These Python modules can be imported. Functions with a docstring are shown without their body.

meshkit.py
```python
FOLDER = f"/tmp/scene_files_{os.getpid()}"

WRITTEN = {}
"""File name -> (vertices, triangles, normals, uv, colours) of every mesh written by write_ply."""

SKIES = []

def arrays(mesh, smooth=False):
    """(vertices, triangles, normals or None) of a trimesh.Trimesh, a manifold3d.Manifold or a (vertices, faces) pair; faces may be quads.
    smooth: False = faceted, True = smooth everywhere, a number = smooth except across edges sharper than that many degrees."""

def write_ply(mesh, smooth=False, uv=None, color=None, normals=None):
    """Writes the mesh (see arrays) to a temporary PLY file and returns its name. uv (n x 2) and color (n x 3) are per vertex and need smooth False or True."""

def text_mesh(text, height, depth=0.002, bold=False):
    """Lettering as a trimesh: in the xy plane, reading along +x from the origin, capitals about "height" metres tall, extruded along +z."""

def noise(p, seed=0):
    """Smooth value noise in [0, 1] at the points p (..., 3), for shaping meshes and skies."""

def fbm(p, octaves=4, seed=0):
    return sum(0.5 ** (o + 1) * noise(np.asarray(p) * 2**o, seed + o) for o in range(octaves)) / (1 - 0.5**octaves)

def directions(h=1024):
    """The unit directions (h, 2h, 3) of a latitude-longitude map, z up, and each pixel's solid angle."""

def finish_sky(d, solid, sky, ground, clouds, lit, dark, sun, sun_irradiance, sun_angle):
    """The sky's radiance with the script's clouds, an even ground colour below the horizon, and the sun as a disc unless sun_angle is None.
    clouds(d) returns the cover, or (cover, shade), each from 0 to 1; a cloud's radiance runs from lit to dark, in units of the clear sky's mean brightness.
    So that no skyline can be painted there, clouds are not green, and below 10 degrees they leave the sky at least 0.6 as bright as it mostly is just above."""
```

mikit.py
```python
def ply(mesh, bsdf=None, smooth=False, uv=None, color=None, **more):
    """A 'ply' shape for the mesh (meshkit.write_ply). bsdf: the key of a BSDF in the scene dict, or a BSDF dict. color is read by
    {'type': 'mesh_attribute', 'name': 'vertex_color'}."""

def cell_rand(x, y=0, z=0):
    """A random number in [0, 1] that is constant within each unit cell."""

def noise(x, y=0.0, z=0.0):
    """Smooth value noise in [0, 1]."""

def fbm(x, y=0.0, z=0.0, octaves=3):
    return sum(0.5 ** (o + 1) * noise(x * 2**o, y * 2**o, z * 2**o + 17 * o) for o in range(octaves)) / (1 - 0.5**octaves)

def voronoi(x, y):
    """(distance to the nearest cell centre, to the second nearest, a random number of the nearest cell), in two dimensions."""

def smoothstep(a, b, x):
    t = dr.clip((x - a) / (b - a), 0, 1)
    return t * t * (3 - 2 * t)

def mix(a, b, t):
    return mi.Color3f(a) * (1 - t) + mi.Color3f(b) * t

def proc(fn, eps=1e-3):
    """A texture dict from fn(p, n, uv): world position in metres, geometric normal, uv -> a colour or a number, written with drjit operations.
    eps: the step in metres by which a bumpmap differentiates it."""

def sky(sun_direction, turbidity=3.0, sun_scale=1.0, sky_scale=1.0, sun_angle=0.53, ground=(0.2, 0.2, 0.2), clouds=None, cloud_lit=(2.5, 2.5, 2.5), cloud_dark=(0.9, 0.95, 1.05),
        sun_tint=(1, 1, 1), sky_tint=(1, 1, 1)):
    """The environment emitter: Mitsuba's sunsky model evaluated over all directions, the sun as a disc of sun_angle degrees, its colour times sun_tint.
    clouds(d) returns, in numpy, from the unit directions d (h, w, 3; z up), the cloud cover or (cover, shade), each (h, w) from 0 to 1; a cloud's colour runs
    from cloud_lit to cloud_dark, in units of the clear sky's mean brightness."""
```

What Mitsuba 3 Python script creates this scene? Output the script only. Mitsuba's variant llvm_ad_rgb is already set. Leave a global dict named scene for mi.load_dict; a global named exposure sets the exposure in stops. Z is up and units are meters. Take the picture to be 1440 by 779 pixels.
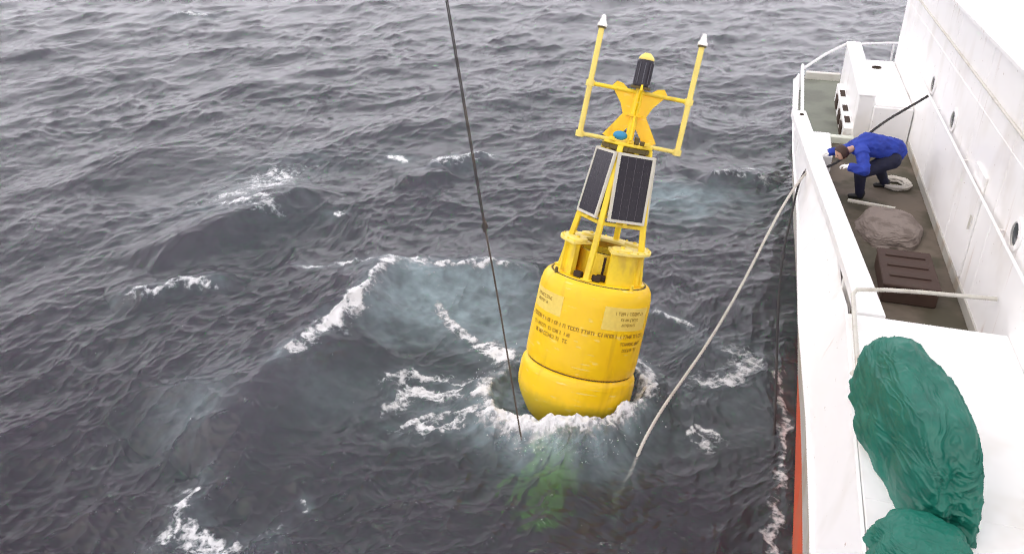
import math
import numpy as np, trimesh, manifold3d as m3, mitsuba as mi, drjit as dr
import mikit, meshkit
from mikit import proc, noise, fbm, voronoi, smoothstep, mix

T = mi.ScalarTransform4f
scene, labels = {}, {}
rng = np.random.default_rng(7)

# ------------------------------------------------------------------ camera, sky, exposure
YAW, PITCH, CAM_Z = math.radians(17.3), math.radians(28.0), 9.0
fwd = [-math.sin(YAW) * math.cos(PITCH), math.cos(YAW) * math.cos(PITCH), -math.sin(PITCH)]
scene['camera'] = {'type': 'perspective', 'fov': 64.1, 'fov_axis': 'x', 'near_clip': 0.1, 'far_clip': 3000.0,
                   'to_world': T().look_at(origin=[0, 0, CAM_Z], target=[fwd[0], fwd[1], CAM_Z + fwd[2]], up=[0, 0, 1])}


def overcast(d):
    return np.ones(d.shape[:2]), 0.04 + 0.48 * d[..., 2] + 0.8 * (meshkit.fbm(d * 2.6, 5, 5) - 0.5)


scene['overcast_sky'] = mikit.sky([-0.55, -0.35, 0.8], turbidity=4, sun_scale=0.10, sun_angle=50, clouds=overcast,
                                  cloud_lit=(2.92, 2.83, 3.05), cloud_dark=(1.45, 1.41, 1.55))
exposure = 2.4

# ------------------------------------------------------------------ materials


def principled(color, rough=0.5, **kw):
    c = color if isinstance(color, dict) else {'type': 'rgb', 'value': list(color)}
    return {'type': 'twosided', 'bsdf': {'type': 'principled', 'base_color': c, 'roughness': rough, **kw}}


def worn(color, dirt, amount=0.4, scale=3.0, stretch=0.35, lo=0.5, hi=0.75):
    color, dirt = list(color), list(dirt)

    def fn(p, n, uv):
        w = smoothstep(lo, hi, fbm(p.x * scale, p.y * scale, p.z * scale * stretch, 4)) * amount
        g = 0.94 + 0.12 * fbm(p.x * 23, p.y * 23, p.z * 23, 2)
        return mix(color, dirt, w) * g
    return proc(fn)


M = scene
def float_paint(p, n, uv):
    """Yellow gel coat: faint dirt and rust runs along the axis, scuffs, brown-green growth towards the waterline."""
    h = (p.x - BUOY_S[0]) * BA[0] + (p.y - BUOY_S[1]) * BA[1] + (p.z - BUOY_S[2]) * BA[2]
    a = (p.x - BUOY_S[0]) * BX[0] + (p.y - BUOY_S[1]) * BX[1] + (p.z - BUOY_S[2]) * BX[2]
    b = (p.x - BUOY_S[0]) * BY[0] + (p.y - BUOY_S[1]) * BY[1] + (p.z - BUOY_S[2]) * BY[2]
    c = mix([0.90, 0.61, 0.006], [0.86, 0.53, 0.01], fbm(a * 2.5, b * 2.5, h * 2.5, 3))
    run = smoothstep(0.60, 0.85, fbm(a * 9, b * 9, h * 0.7, 3)) * 0.35
    c = mix(c, [0.50, 0.30, 0.02], run)
    scuff = smoothstep(0.70, 0.78, fbm(a * 5 + h * 3, b * 5, h * 22, 3)) * 0.3
    c = mix(c, [0.95, 0.85, 0.4], scuff)
    weed = (1 - smoothstep(-0.62, -0.36, h + 0.22 * (fbm(a * 6, b * 6, h * 3, 4) - 0.5))) * 0.55
    return mix(c, [0.34, 0.30, 0.03], weed)


M['paint_yellow'] = principled(proc(float_paint), 0.33, specular=0.5)
M['paint_yellow_tower'] = principled(worn((0.84, 0.63, 0.03), (0.5, 0.34, 0.06), 0.5, 6.0), 0.42)
M['paint_pale_yellow'] = principled(worn((0.82, 0.67, 0.16), (0.6, 0.48, 0.16), 0.35, 7.0), 0.45)
M['label_plate'] = principled(worn((0.80, 0.62, 0.13), (0.7, 0.5, 0.08), 0.3, 9.0), 0.5)
M['tail_paint'] = principled(worn((0.52, 0.74, 0.10), (0.34, 0.48, 0.07), 0.8, 2.0, 1, 0.35, 0.7), 0.6)
M['lettering_ink'] = principled((0.30, 0.17, 0.012), 0.6)
M['groove_rubber'] = principled((0.10, 0.075, 0.02), 0.7)
M['dark_opening'] = principled((0.035, 0.02, 0.012), 0.8)
M['cell_black'] = principled((0.016, 0.013, 0.022), 0.22, specular=0.5)
M['cell_line'] = principled((0.22, 0.2, 0.22), 0.4)
M['strip_grey'] = principled((0.10, 0.10, 0.12), 0.4)
M['panel_frame'] = principled((0.62, 0.60, 0.50), 0.4, metallic=0.2)
M['antenna_white'] = principled((0.82, 0.82, 0.78), 0.35)
M['tag_blue'] = principled((0.03, 0.25, 0.45), 0.4)


def ship_paint(base, rust):
    """White ship's paint: faint grime, thin rust runs down from seams and edges, small chips."""
    def fn(p, n, uv):
        grime = smoothstep(0.50, 0.85, fbm(p.x * 1.6, p.y * 1.6, p.z * 0.8, 4)) * 0.4
        run = smoothstep(0.66, 0.86, fbm(p.x * 7, p.y * 7, p.z * 0.5, 3)) * smoothstep(0.4, 0.7, noise(p.x * 0.9 + 5, p.y * 0.9, p.z * 0.6)) * (1 - dr.abs(n.z)) * rust
        chip = smoothstep(0.80, 0.86, fbm(p.x * 14, p.y * 14, p.z * 14, 3)) * 0.6
        c = mix(base, [0.64, 0.60, 0.53], grime)
        c = mix(c, [0.42, 0.20, 0.08], run)
        return mix(c, [0.30, 0.17, 0.09], chip)
    return proc(fn)


M['ship_white'] = principled(ship_paint([0.84, 0.84, 0.83], 0.55), 0.35)
M['ship_white_side'] = principled(ship_paint([0.87, 0.87, 0.86], 0.4), 0.4)
M['ship_grey'] = principled(worn((0.42, 0.41, 0.37), (0.33, 0.27, 0.2), 0.6, 2.5), 0.5)
M['ship_red'] = principled(worn((0.52, 0.085, 0.035), (0.40, 0.13, 0.07), 0.6, 2.5), 0.55)
M['deck_green'] = principled(worn((0.17, 0.185, 0.145), (0.12, 0.125, 0.10), 0.7, 1.5, 1, 0.35, 0.7), 0.65)
M['deck_dark'] = principled(worn((0.13, 0.105, 0.08), (0.055, 0.05, 0.03), 0.9, 2.2, 1, 0.35, 0.65), 0.8)
M['pale_green_paint'] = principled(worn((0.62, 0.66, 0.56), (0.45, 0.47, 0.4), 0.5, 3), 0.5)
M['pipe_grey'] = principled(worn((0.55, 0.54, 0.48), (0.36, 0.33, 0.26), 0.6, 5), 0.45)
M['window_glass'] = principled((0.05, 0.06, 0.07), 0.08)
M['wire_dark'] = principled(worn((0.055, 0.05, 0.045), (0.12, 0.09, 0.06), 0.7, 9), 0.6)
M['wire_brown'] = principled(worn((0.12, 0.10, 0.075), (0.07, 0.05, 0.04), 0.7, 9), 0.7)
M['rope_pale'] = principled(worn((0.60, 0.57, 0.51), (0.42, 0.39, 0.34), 0.6, 9), 0.8)
M['rope_dark'] = principled(worn((0.045, 0.043, 0.045), (0.09, 0.08, 0.07), 0.6, 9), 0.8)
M['tarp_green'] = principled(worn((0.006, 0.135, 0.095), (0.005, 0.09, 0.065), 0.6, 3.5, 1, 0.4, 0.7), 0.45)
M['canvas_grey'] = principled(worn((0.21, 0.175, 0.155), (0.11, 0.085, 0.07), 0.7, 5, 1, 0.4, 0.7), 0.85)
M['box_brown'] = principled(worn((0.05, 0.026, 0.018), (0.05, 0.03, 0.02), 0.7, 5), 0.7)
M['cloth_blue'] = principled(worn((0.02, 0.05, 0.36), (0.015, 0.03, 0.24), 0.6, 8, 1, 0.4, 0.7), 0.75)
M['cloth_navy'] = principled(worn((0.012, 0.014, 0.04), (0.02, 0.02, 0.03), 0.6, 8), 0.8)
M['skin'] = principled((0.50, 0.30, 0.22), 0.5)
M['hair'] = principled((0.045, 0.02, 0.012), 0.5)
M['glove_white'] = principled((0.8, 0.8, 0.76), 0.8)
M['boot_black'] = principled((0.02, 0.02, 0.02), 0.5)
M['foam_white'] = principled((0.82, 0.83, 0.83), 0.6)

# ------------------------------------------------------------------ mesh helpers


def N(v):
    v = np.asarray(v, float)
    return v / np.linalg.norm(v)


def cat(*ms):
    return trimesh.util.concatenate(list(ms))


def box(lo, hi, ch=0.0):
    """Axis-aligned box, its edges chamfered by ch."""
    lo, hi = np.minimum(lo, hi).astype(float), np.maximum(lo, hi).astype(float)
    if ch <= 0:
        return trimesh.creation.box(bounds=[lo, hi])
    pts = []
    for k in range(3):
        l, h = lo + ch, hi - ch
        l[k], h[k] = lo[k], hi[k]
        pts += [[a, b, c] for a in (l[0], h[0]) for b in (l[1], h[1]) for c in (l[2], h[2])]
    return trimesh.convex.convex_hull(np.array(pts))


def tube(pts, r, sides=10, caps=True):
    p = np.asarray(pts, float)
    r = np.broadcast_to(r, (len(p),))
    t = np.gradient(p, axis=0)
    t /= np.linalg.norm(t, axis=1, keepdims=True)
    ref = np.array([0.3, 0.9, 0.31]) if abs(t[0] @ N([0.3, 0.9, 0.31])) < 0.9 else np.array([1.0, 0, 0])
    vs, a = [], N(np.cross(t[0], ref))
    ang = np.arange(sides) * 2 * np.pi / sides
    for i in range(len(p)):
        a = N(a - t[i] * (a @ t[i]))
        b = np.cross(t[i], a)
        vs.append(p[i] + r[i] * (np.cos(ang)[:, None] * a + np.sin(ang)[:, None] * b))
    v = np.vstack(vs)
    f = []
    for i in range(len(p) - 1):
        for j in range(sides):
            k = (j + 1) % sides
            q = [i * sides + j, i * sides + k, (i + 1) * sides + k, (i + 1) * sides + j]
            f += [[q[0], q[1], q[2]], [q[0], q[2], q[3]]]
    if caps:
        n0 = len(v)
        v = np.vstack([v, p[0], p[-1]])
        e = (len(p) - 1) * sides
        for j in range(sides):
            k = (j + 1) % sides
            f += [[n0, k, j], [n0 + 1, e + j, e + k]]
    return trimesh.Trimesh(v, f, process=False)


def beam(p0, p1, w, h, side=(0, 0, 1)):
    """A square bar from p0 to p1."""
    p0, p1 = np.asarray(p0, float), np.asarray(p1, float)
    t = N(p1 - p0)
    a = np.cross(t, side)
    a = N(a) if np.linalg.norm(a) > 1e-6 else np.array([1.0, 0, 0])
    b = np.cross(t, a)
    c = min(w, h) * 0.12
    prof = [(w / 2 - c, h / 2), (w / 2, h / 2 - c), (w / 2, -h / 2 + c), (w / 2 - c, -h / 2), (-w / 2 + c, -h / 2), (-w / 2, -h / 2 + c), (-w / 2, h / 2 - c), (-w / 2 + c, h / 2)]
    return trimesh.convex.convex_hull(np.array([q + a * x + b * y for q in (p0, p1) for x, y in prof]))


def lathe(prof, n=64):
    return trimesh.creation.revolve(np.asarray(prof, float), sections=n)


def plate(poly, th, frame):
    """A flat polygon extruded by th, frame = (origin, u, v, normal)."""
    from shapely.geometry import Polygon
    g = trimesh.creation.extrude_polygon(Polygon(poly), th, engine='earcut')
    o, u, v, n = [np.asarray(q, float) for q in frame]
    g.vertices = o + g.vertices[:, :1] * u + g.vertices[:, 1:2] * v + (g.vertices[:, 2:3] - th / 2) * n
    return g


def grid_mesh(G, closed=False):
    """A sheet through the points G (rows, columns, 3)."""
    r, c = G.shape[:2]
    i, j = np.meshgrid(np.arange(r - 1), np.arange(c if closed else c - 1), indexing='ij')
    k = (j + 1) % c
    q = np.stack([i * c + j, i * c + k, (i + 1) * c + k, (i + 1) * c + j], -1).reshape(-1, 4)
    return trimesh.Trimesh(G.reshape(-1, 3), np.vstack([q[:, [0, 1, 2]], q[:, [0, 2, 3]]]), process=False)


def numbered(key):
    if key not in scene and key not in labels:
        return key
    k = 1
    while f'{key}_{k:03d}' in scene or f'{key}_{k:03d}' in labels:
        k += 1
    return f'{key}_{k:03d}'


def add(name, mesh, mat, parent=None, smooth=30, label=None, cat_=None, group=None, kind=None, **kw):
    key = numbered((parent + '__' if parent else '') + name)
    scene[key] = mikit.ply(mesh, mat, smooth=smooth, **kw)
    d = {}
    if label: d['label'] = label
    if cat_: d['category'] = cat_
    if group: d['group'] = group
    if kind: d['kind'] = kind
    if d: labels[key] = d
    return key


def thing(name, label, cat_, group=None):
    key = numbered(name)
    labels[key] = {'label': label, 'category': cat_}
    if group: labels[key]['group'] = group
    return key


# ------------------------------------------------------------------ buoy frame (needed by the sea too)
BUOY_S = np.array([-2.492, 12.091, 0.75])                # centre of the seam groove
vh = N([BUOY_S[0], BUOY_S[1], 0])
rt = np.array([vh[1], -vh[0], 0])
BA = N(np.array([0, 0, 1]) + vh * math.tan(math.radians(16)) + rt * math.tan(math.radians(9.8)))
BX = N(rt - BA * (rt @ BA))
BY = np.cross(BA, BX)
BASE = BUOY_S - BA * (BUOY_S[2] / BA[2])                 # where the axis meets the water


def onbuoy(mesh):
    m = mesh.copy()
    v = np.asarray(m.vertices)
    m.vertices = BUOY_S + v[:, :1] * BX + v[:, 1:2] * BY + v[:, 2:3] * BA
    return m


# ------------------------------------------------------------------ the sea
#@SEA
STROKES = {  # foam lines: (width, density, points)
    'crest': (0.17, 0.95, [(-7.77, 10.58), (-7.68, 11.14), (-7.61, 11.96), (-7.43, 12.67), (-7.37, 13.36), (-7.5, 14.31), (-7.59, 15.27), (-7.14, 15.25)]),
    'crest_head': (0.40, 1.1, [(-7.6, 15.0), (-7.45, 15.4), (-7.1, 15.35), (-6.8, 15.3)]),
    'crest_far': (0.16, 0.8, [(-7.66, 15.6), (-6.91, 15.53), (-6.17, 15.91), (-5.43, 16.3), (-4.85, 16.4)]),
    'slick_line': (0.14, 0.8, [(-6.15, 14.29), (-5.57, 13.84), (-5.0, 13.5), (-4.5, 13.01), (-4.04, 12.97)]),
    'slick_head': (0.30, 0.9, [(-4.7, 13.2), (-4.2, 12.95), (-3.8, 12.9)]),
    'left_crest': (0.15, 0.75, [(-12.8, 12.5), (-12.51, 12.79), (-12.18, 13.21), (-11.77, 13.55), (-11.34, 13.61)]),
    'mid_line': (0.12, 0.62, [(-10.11, 15.23), (-9.62, 15.23), (-9.15, 15.57), (-8.63, 15.85), (-8.14, 16.13)]),
    'lace_a': (0.8, 0.62, [(-14.55, 17.63), (-14.09, 18.49), (-14.17, 20.08), (-13.96, 21.46)]),
    'lace_b': (0.6, 0.62, [(-14.06, 17.11), (-13.22, 17.53), (-12.83, 18.33)]),
    'cap_a': (0.22, 0.9, [(-11.34, 22.9), (-11.07, 23.13), (-10.58, 22.92)]),
    'cap_b': (0.25, 0.7, [(-9.5, 22.09), (-8.93, 22.67), (-8.57, 23.33), (-8.21, 24.02)]),
    'cap_c': (0.3, 0.55, [(-1.14, 23.55), (-0.37, 24.41), (0.52, 23.83)]),
    'cap_d': (0.2, 0.7, [(-0.42, 25.18), (0.0, 25.45)]),
    'cap_e': (0.15, 0.8, [(-10.77, 18.03), (-10.68, 18.26)]),
    'cap_f': (0.5, 0.6, [(-33.82, 41.34), (-33.23, 42.0), (-31.75, 41.98)]),
    'cap_g': (0.13, 1.0, [(-12.63, 19.52), (-12.47, 19.57)]),
    'wake_a': (0.09, 0.75, [(-1.72, 15.43), (-1.35, 15.33), (-0.95, 15.15), (-0.72, 15.01)]),
    'wake_b': (0.30, 0.66, [(-0.35, 12.86), (0.0, 13.28), (0.3, 13.75), (0.47, 14.18), (0.11, 14.47), (-0.3, 14.45)]),
    'wake_c': (0.16, 0.68, [(-0.43, 11.3), (-0.22, 11.53), (0.04, 11.73)]),
    'arc_a': (0.17, 0.80, [(-5.64, 10.61), (-5.6, 11.0), (-5.34, 11.38), (-4.94, 11.62), (-4.56, 11.74)]),
    'arc_b': (0.16, 0.80, [(-4.89, 10.32), (-4.55, 10.63), (-4.24, 11.05)]),
    'arc_c': (0.15, 0.72, [(-5.3, 10.2), (-4.9, 10.75), (-4.5, 11.0), (-4.1, 11.15)]),
    'arc_d': (0.12, 0.70, [(-6.1, 11.3), (-5.7, 11.8), (-5.2, 12.05), (-4.6, 12.1), (-4.2, 12.0)]),
    'lip': (0.13, 0.85, [(-1.75, 13.55), (-1.38, 13.2), (-1.2, 12.75), (-1.28, 12.3), (-1.5, 11.95)]),
    'near_a': (0.16, 0.70, [(-7.85, 8.04), (-7.75, 7.76), (-7.68, 7.38), (-7.62, 7.02), (-7.66, 6.71)]),
    'near_b': (0.20, 0.72, [(-7.44, 7.23), (-6.96, 7.0), (-6.54, 6.92), (-6.19, 7.0)]),
    'near_c': (0.18, 0.68, [(-6.01, 7.08), (-5.88, 7.26), (-5.8, 7.51)]),
    'near_d': (0.06, 0.8, [(-5.83, 8.12), (-5.7, 8.0)]),
    'hull': (0.13, 0.62, [(1.30, 14.6), (1.26, 13.18), (1.23, 12.3), (1.21, 11.51), (1.18, 10.78), (1.15, 10.12), (1.12, 9.24), (1.1, 6.0)]),
}


def seg_dist(x, y, pts):
    """(distance, signed side, arc position) to a polyline."""
    best, side, arc, s0 = np.full(x.shape, 1e9), np.zeros(x.shape), np.zeros(x.shape), 0.0
    for (ax, ay), (bx, by) in zip(pts[:-1], pts[1:]):
        dx, dy = bx - ax, by - ay
        L = math.hypot(dx, dy)
        t = np.clip(((x - ax) * dx + (y - ay) * dy) / L**2, 0, 1)
        ex, ey = x - ax - t * dx, y - ay - t * dy
        d = np.hypot(ex, ey)
        w = d < best
        best = np.where(w, d, best)
        side = np.where(w, np.sign(dy * ex - dx * ey), side)
        arc = np.where(w, s0 + t * L, arc)
        s0 += L
    return best, side, arc / s0


def near(x, y, pts, pad):
    lo, hi = np.min(pts, 0) - pad, np.max(pts, 0) + pad
    return (x > lo[0]) & (x < hi[0]) & (y > lo[1]) & (y < hi[1])


def inside(x, y, poly, soft):
    """1 inside the polygon, falling to 0 over the distance soft at its edge."""
    px, py = np.array(poly).T
    c = np.zeros(x.shape, bool)
    j = len(px) - 1
    for i in range(len(px)):
        cross = ((py[i] > y) != (py[j] > y)) & (x < (px[j] - px[i]) * (y - py[i]) / (py[j] - py[i] + 1e-12) + px[i])
        c ^= cross
        j = i
    d, _, _ = seg_dist(x, y, list(poly) + [poly[0]])
    return np.clip(0.5 + np.where(c, d, -d) / (2 * soft), 0, 1)


def sea_field(x, y, dr_):
    """Displaced positions, foam density and aeration of the sea at (x, y), sampled every dr_ metres."""
    g = np.random.default_rng(11)
    P3 = np.stack([x, y, 0 * x], -1)
    wx, wy = meshkit.fbm(P3 * 0.22, 3, 21) - 0.5, meshkit.fbm(P3 * 0.22, 3, 22) - 0.5
    ux, uy = x + 1.6 * wx, y + 1.6 * wy                     # warped, so that crests are short and bent
    gust = np.clip(0.25 + 1.6 * meshkit.fbm(P3 * 0.30, 4, 31) ** 1.2, 0.6, 1.5)
    gust *= 1 + 0.65 * np.exp(-((x + 4) ** 2 + (y - 9) ** 2) / 70)       # water churned between ship and buoy
    h, sx, sy, J = np.zeros(x.shape), np.zeros(x.shape), np.zeros(x.shape), np.zeros(x.shape)
    n = 150
    lam = 8.5 * (0.09 / 8.5) ** (np.arange(n) / (n - 1))
    for i in range(n):
        L = lam[i] * g.uniform(0.93, 1.07)
        spread = 0.45 + 0.75 * (i / n)
        th = math.radians(-23) + g.normal() * spread
        k = 2 * math.pi / L
        ak = 0.019 if L > 2.2 else 0.026 if L > 0.7 else 0.035
        a = ak / k * np.clip((L / dr_ - 2.5) / 2.5, 0, 1) * (1.0 if L > 2.0 else gust)
        ph = k * (ux * math.cos(th) + uy * math.sin(th)) + g.uniform(0, 6.283)
        c, s = np.cos(ph), np.sin(ph)
        h += a * c
        sx -= a * s * math.cos(th)
        sy -= a * s * math.sin(th)
        J += a * k * c
    q = 1.15
    foam = np.clip((J - 0.62) * 1.6, 0, 0.5) * 1.0
    # the breaking wave left of the buoy and the dark step of the next one beyond it
    for pts, amp, back, front in (([(-8.3, 8.2), (-7.9, 9.6), (-7.68, 11.14), (-7.61, 11.96), (-7.43, 12.67), (-7.37, 13.36), (-7.5, 14.31), (-7.5, 15.5)], 0.78, 1.7, 0.85),
                                  ([(-13.2, 13.6), (-12.96, 14.83), (-12.66, 16.1), (-12.3, 17.18), (-12.09, 18.27), (-11.4, 19.6)], 0.46, 1.7, 0.45),
                                  ([(-7.5, 15.5), (-6.9, 15.53), (-6.17, 15.91), (-5.43, 16.3), (-4.6, 16.5)], 0.32, 1.0, 0.6),
                                  ([(-13.0, 12.2), (-12.2, 13.1), (-11.6, 13.6), (-10.9, 13.7)], 0.32, 1.0, 0.35),
                                  ([(-9.4, 22.0), (-8.7, 23.0), (-8.1, 24.2)], 0.34, 1.2, 0.4),
                                  ([(-10.0, 20.6), (-9.3, 21.0), (-8.6, 21.9)], 0.32, 1.0, 0.35),
                                  ([(-1.4, 23.4), (-0.4, 24.2), (0.6, 23.8)], 0.34, 1.0, 0.4)):
        m = near(x, y, pts, 5.0 * back)
        wob = 0.35 * (meshkit.fbm(P3[m] * 1.3, 3, 41) - 0.5)
        d, sd, t = seg_dist(x[m] + wob, y[m] + wob, pts)
        ends = np.clip(np.minimum(t, 1 - t) / 0.22, 0, 1) ** 0.7
        h[m] += amp * ends * np.exp(-(d / np.where(sd > 0, front, back)) ** 1.5)
    h += 0.34 * np.exp(-((x + 7.55) / 0.75) ** 2 - ((y - 15.0) / 0.9) ** 2)     # the peak where the two crests meet
    # the trough and rim that the plunging buoy has thrown up
    r = np.hypot(x - BASE[0], y - BASE[1])
    m = r < 4.0
    bx, by, rr, pm = x[m] - BASE[0], y[m] - BASE[1], np.maximum(r[m], 1e-6), P3[m]
    ex, ey = bx / rr, by / rr
    toward = -(ex * vh[0] + ey * vh[1])                      # 1 on the side nearest the camera
    right = ex * rt[0] + ey * rt[1]
    rag = meshkit.fbm(np.stack([2.2 * ex, 2.2 * ey, 0 * ex], -1), 4, 51) - 0.5
    rag2 = meshkit.fbm(pm * np.array([4, 4, 1]), 5, 52) - 0.5
    fr = np.clip(toward, 0, 1)
    spoke = meshkit.fbm(np.stack([9 * ex, 9 * ey, 0.6 * rr], -1), 4, 53) - 0.5
    rim = 1.42 - 0.36 * fr + 0.22 * np.clip(-right, 0, 1) + 0.22 * rag
    wgt = 0.35 + 0.65 * np.clip(toward * 0.8 + 0.55, 0, 1)
    h[m] += -0.05 * np.exp(-(rr / 1.0) ** 6) + 0.47 * wgt * np.exp(-((rr - rim) / np.where(rr > rim, 0.36 + 0.1 * fr, 0.22)) ** 2) * (1 + 0.75 * rag2 + 0.2 * spoke)
    fall = 0.15 + 0.20 * np.clip(toward, 0, 1) + 0.14 * np.clip(-right, 0, 1)
    skirt = np.where(rr > rim, np.exp(-((rr - rim) / fall) ** 2), np.exp(-((rr - rim) / 0.13) ** 2))
    amt = np.clip(0.74 + 0.42 * toward - 0.22 * right * (toward > 0.2), 0.34, 1.0) + 0.22 * np.exp(-((toward + 0.25) / 0.35) ** 2) * (right > 0)
    foam[m] = np.maximum(foam[m], skirt * np.clip(amt + 0.7 * rag2 + 0.7 * spoke, 0, 1.0))
    ring_air = np.clip(0.55 + 0.6 * toward - 0.3 * right, 0, 1) * np.where(rr > rim, np.exp(-((rr - rim) / (0.25 + 0.55 * fr)) ** 2), np.exp(-((rr - rim) / 0.35) ** 2)) * (0.85 + 1.8 * spoke)
    # foam strokes
    for w, dens, pts in STROKES.values():
        k_ = near(x, y, pts, 5.5 * w)
        xs, ys, ps = x[k_], y[k_], P3[k_]
        wob = 1.5 * w * (meshkit.fbm(ps * (0.45 / w), 4, 61) - 0.5) * 2
        d, sd, t = seg_dist(xs + wob, ys - wob, pts)
        L = sum(math.dist(a, b) for a, b in zip(pts[:-1], pts[1:]))
        e = np.clip(np.minimum(t, 1 - t) / 0.12, 0, 1) * 0.5 + 0.5
        streak = meshkit.fbm(np.stack([t * L * 5.5, 1.2 * d, 0 * d + w * 50], -1), 4, 63)
        patch = meshkit.fbm(ps * 1.9, 4, 62)
        wide = np.where(sd > 0, 1.45, 0.55) if w < 0.25 else 1.0
        foam[k_] = np.maximum(foam[k_], np.clip(dens * 0.98 * e * (0.62 * np.exp(-(d / (w * wide)) ** 2) + 0.42 * np.exp(-(d / (1.9 * w * wide)) ** 2)) * (0.15 + 0.8 * patch + 0.85 * streak), 0, 0.95 if dens >= 0.9 else 0.72))
    teal, haze = np.zeros(x.shape), np.zeros(x.shape)
    for w, dens, pts in STROKES.values():
        k_ = near(x, y, pts, 5 * w)
        d = seg_dist(x[k_], y[k_], pts)[0]
        haze[k_] = np.maximum(haze[k_], 0.45 * dens * np.exp(-(d / (2.0 * w)) ** 2) * (1.9 * meshkit.fbm(P3[k_] * 3.2, 4, 64) - 0.25))
    k_ = (x > -9.5) & (x < -2) & (y > 11) & (y < 18.5)
    teal[k_] = inside(x[k_], y[k_], [(-7.47, 15.55), (-6.29, 15.73), (-4.87, 16.47), (-3.77, 13.29), (-4.43, 12.82), (-5.6, 13.2), (-6.5, 12.7), (-7.3, 12.9)], 0.55)
    air = np.zeros(x.shape)
    air[k_] = 1.5 * teal[k_] * (0.1 + 1.5 * meshkit.fbm(P3[k_] * np.array([1.0, 1.0, 1]) + 0.35 * np.stack([sx[k_], sy[k_], 0 * sx[k_]], -1), 5, 71))
    for (cx, cy), (ra, rb), am in (((-1.9, 22.2), (1.9, 1.2), 0.95), ((-8.9, 9.5), (0.75, 1.0), 0.45), ((-4.3, 11.3), (1.2, 0.9), 0.75), ((0.2, 12.6), (0.9, 1.2), 0.35), ((-6.6, 10.8), (1.0, 0.8), 0.2), ((-0.6, 14.4), (0.8, 0.8), 0.2)):
        k_ = near(x, y, [(cx, cy)], 3.2 * max(ra, rb))
        air[k_] = np.maximum(air[k_], am * np.exp(-((x[k_] - cx) / ra) ** 2 - ((y[k_] - cy) / rb) ** 2) * (1.9 * meshkit.fbm(P3[k_] * 1.5, 5, 72) - 0.05))
    air[m] = np.maximum(air[m], 1.55 * ring_air)
    air = np.clip(np.maximum(air, haze), 0, 1.7)
    k_ = foam > 0.15
    h[k_] += np.clip(foam[k_], 0, 1) * 0.06 * (meshkit.fbm(P3[k_] * 8, 4, 81) - 0.3)
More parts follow.
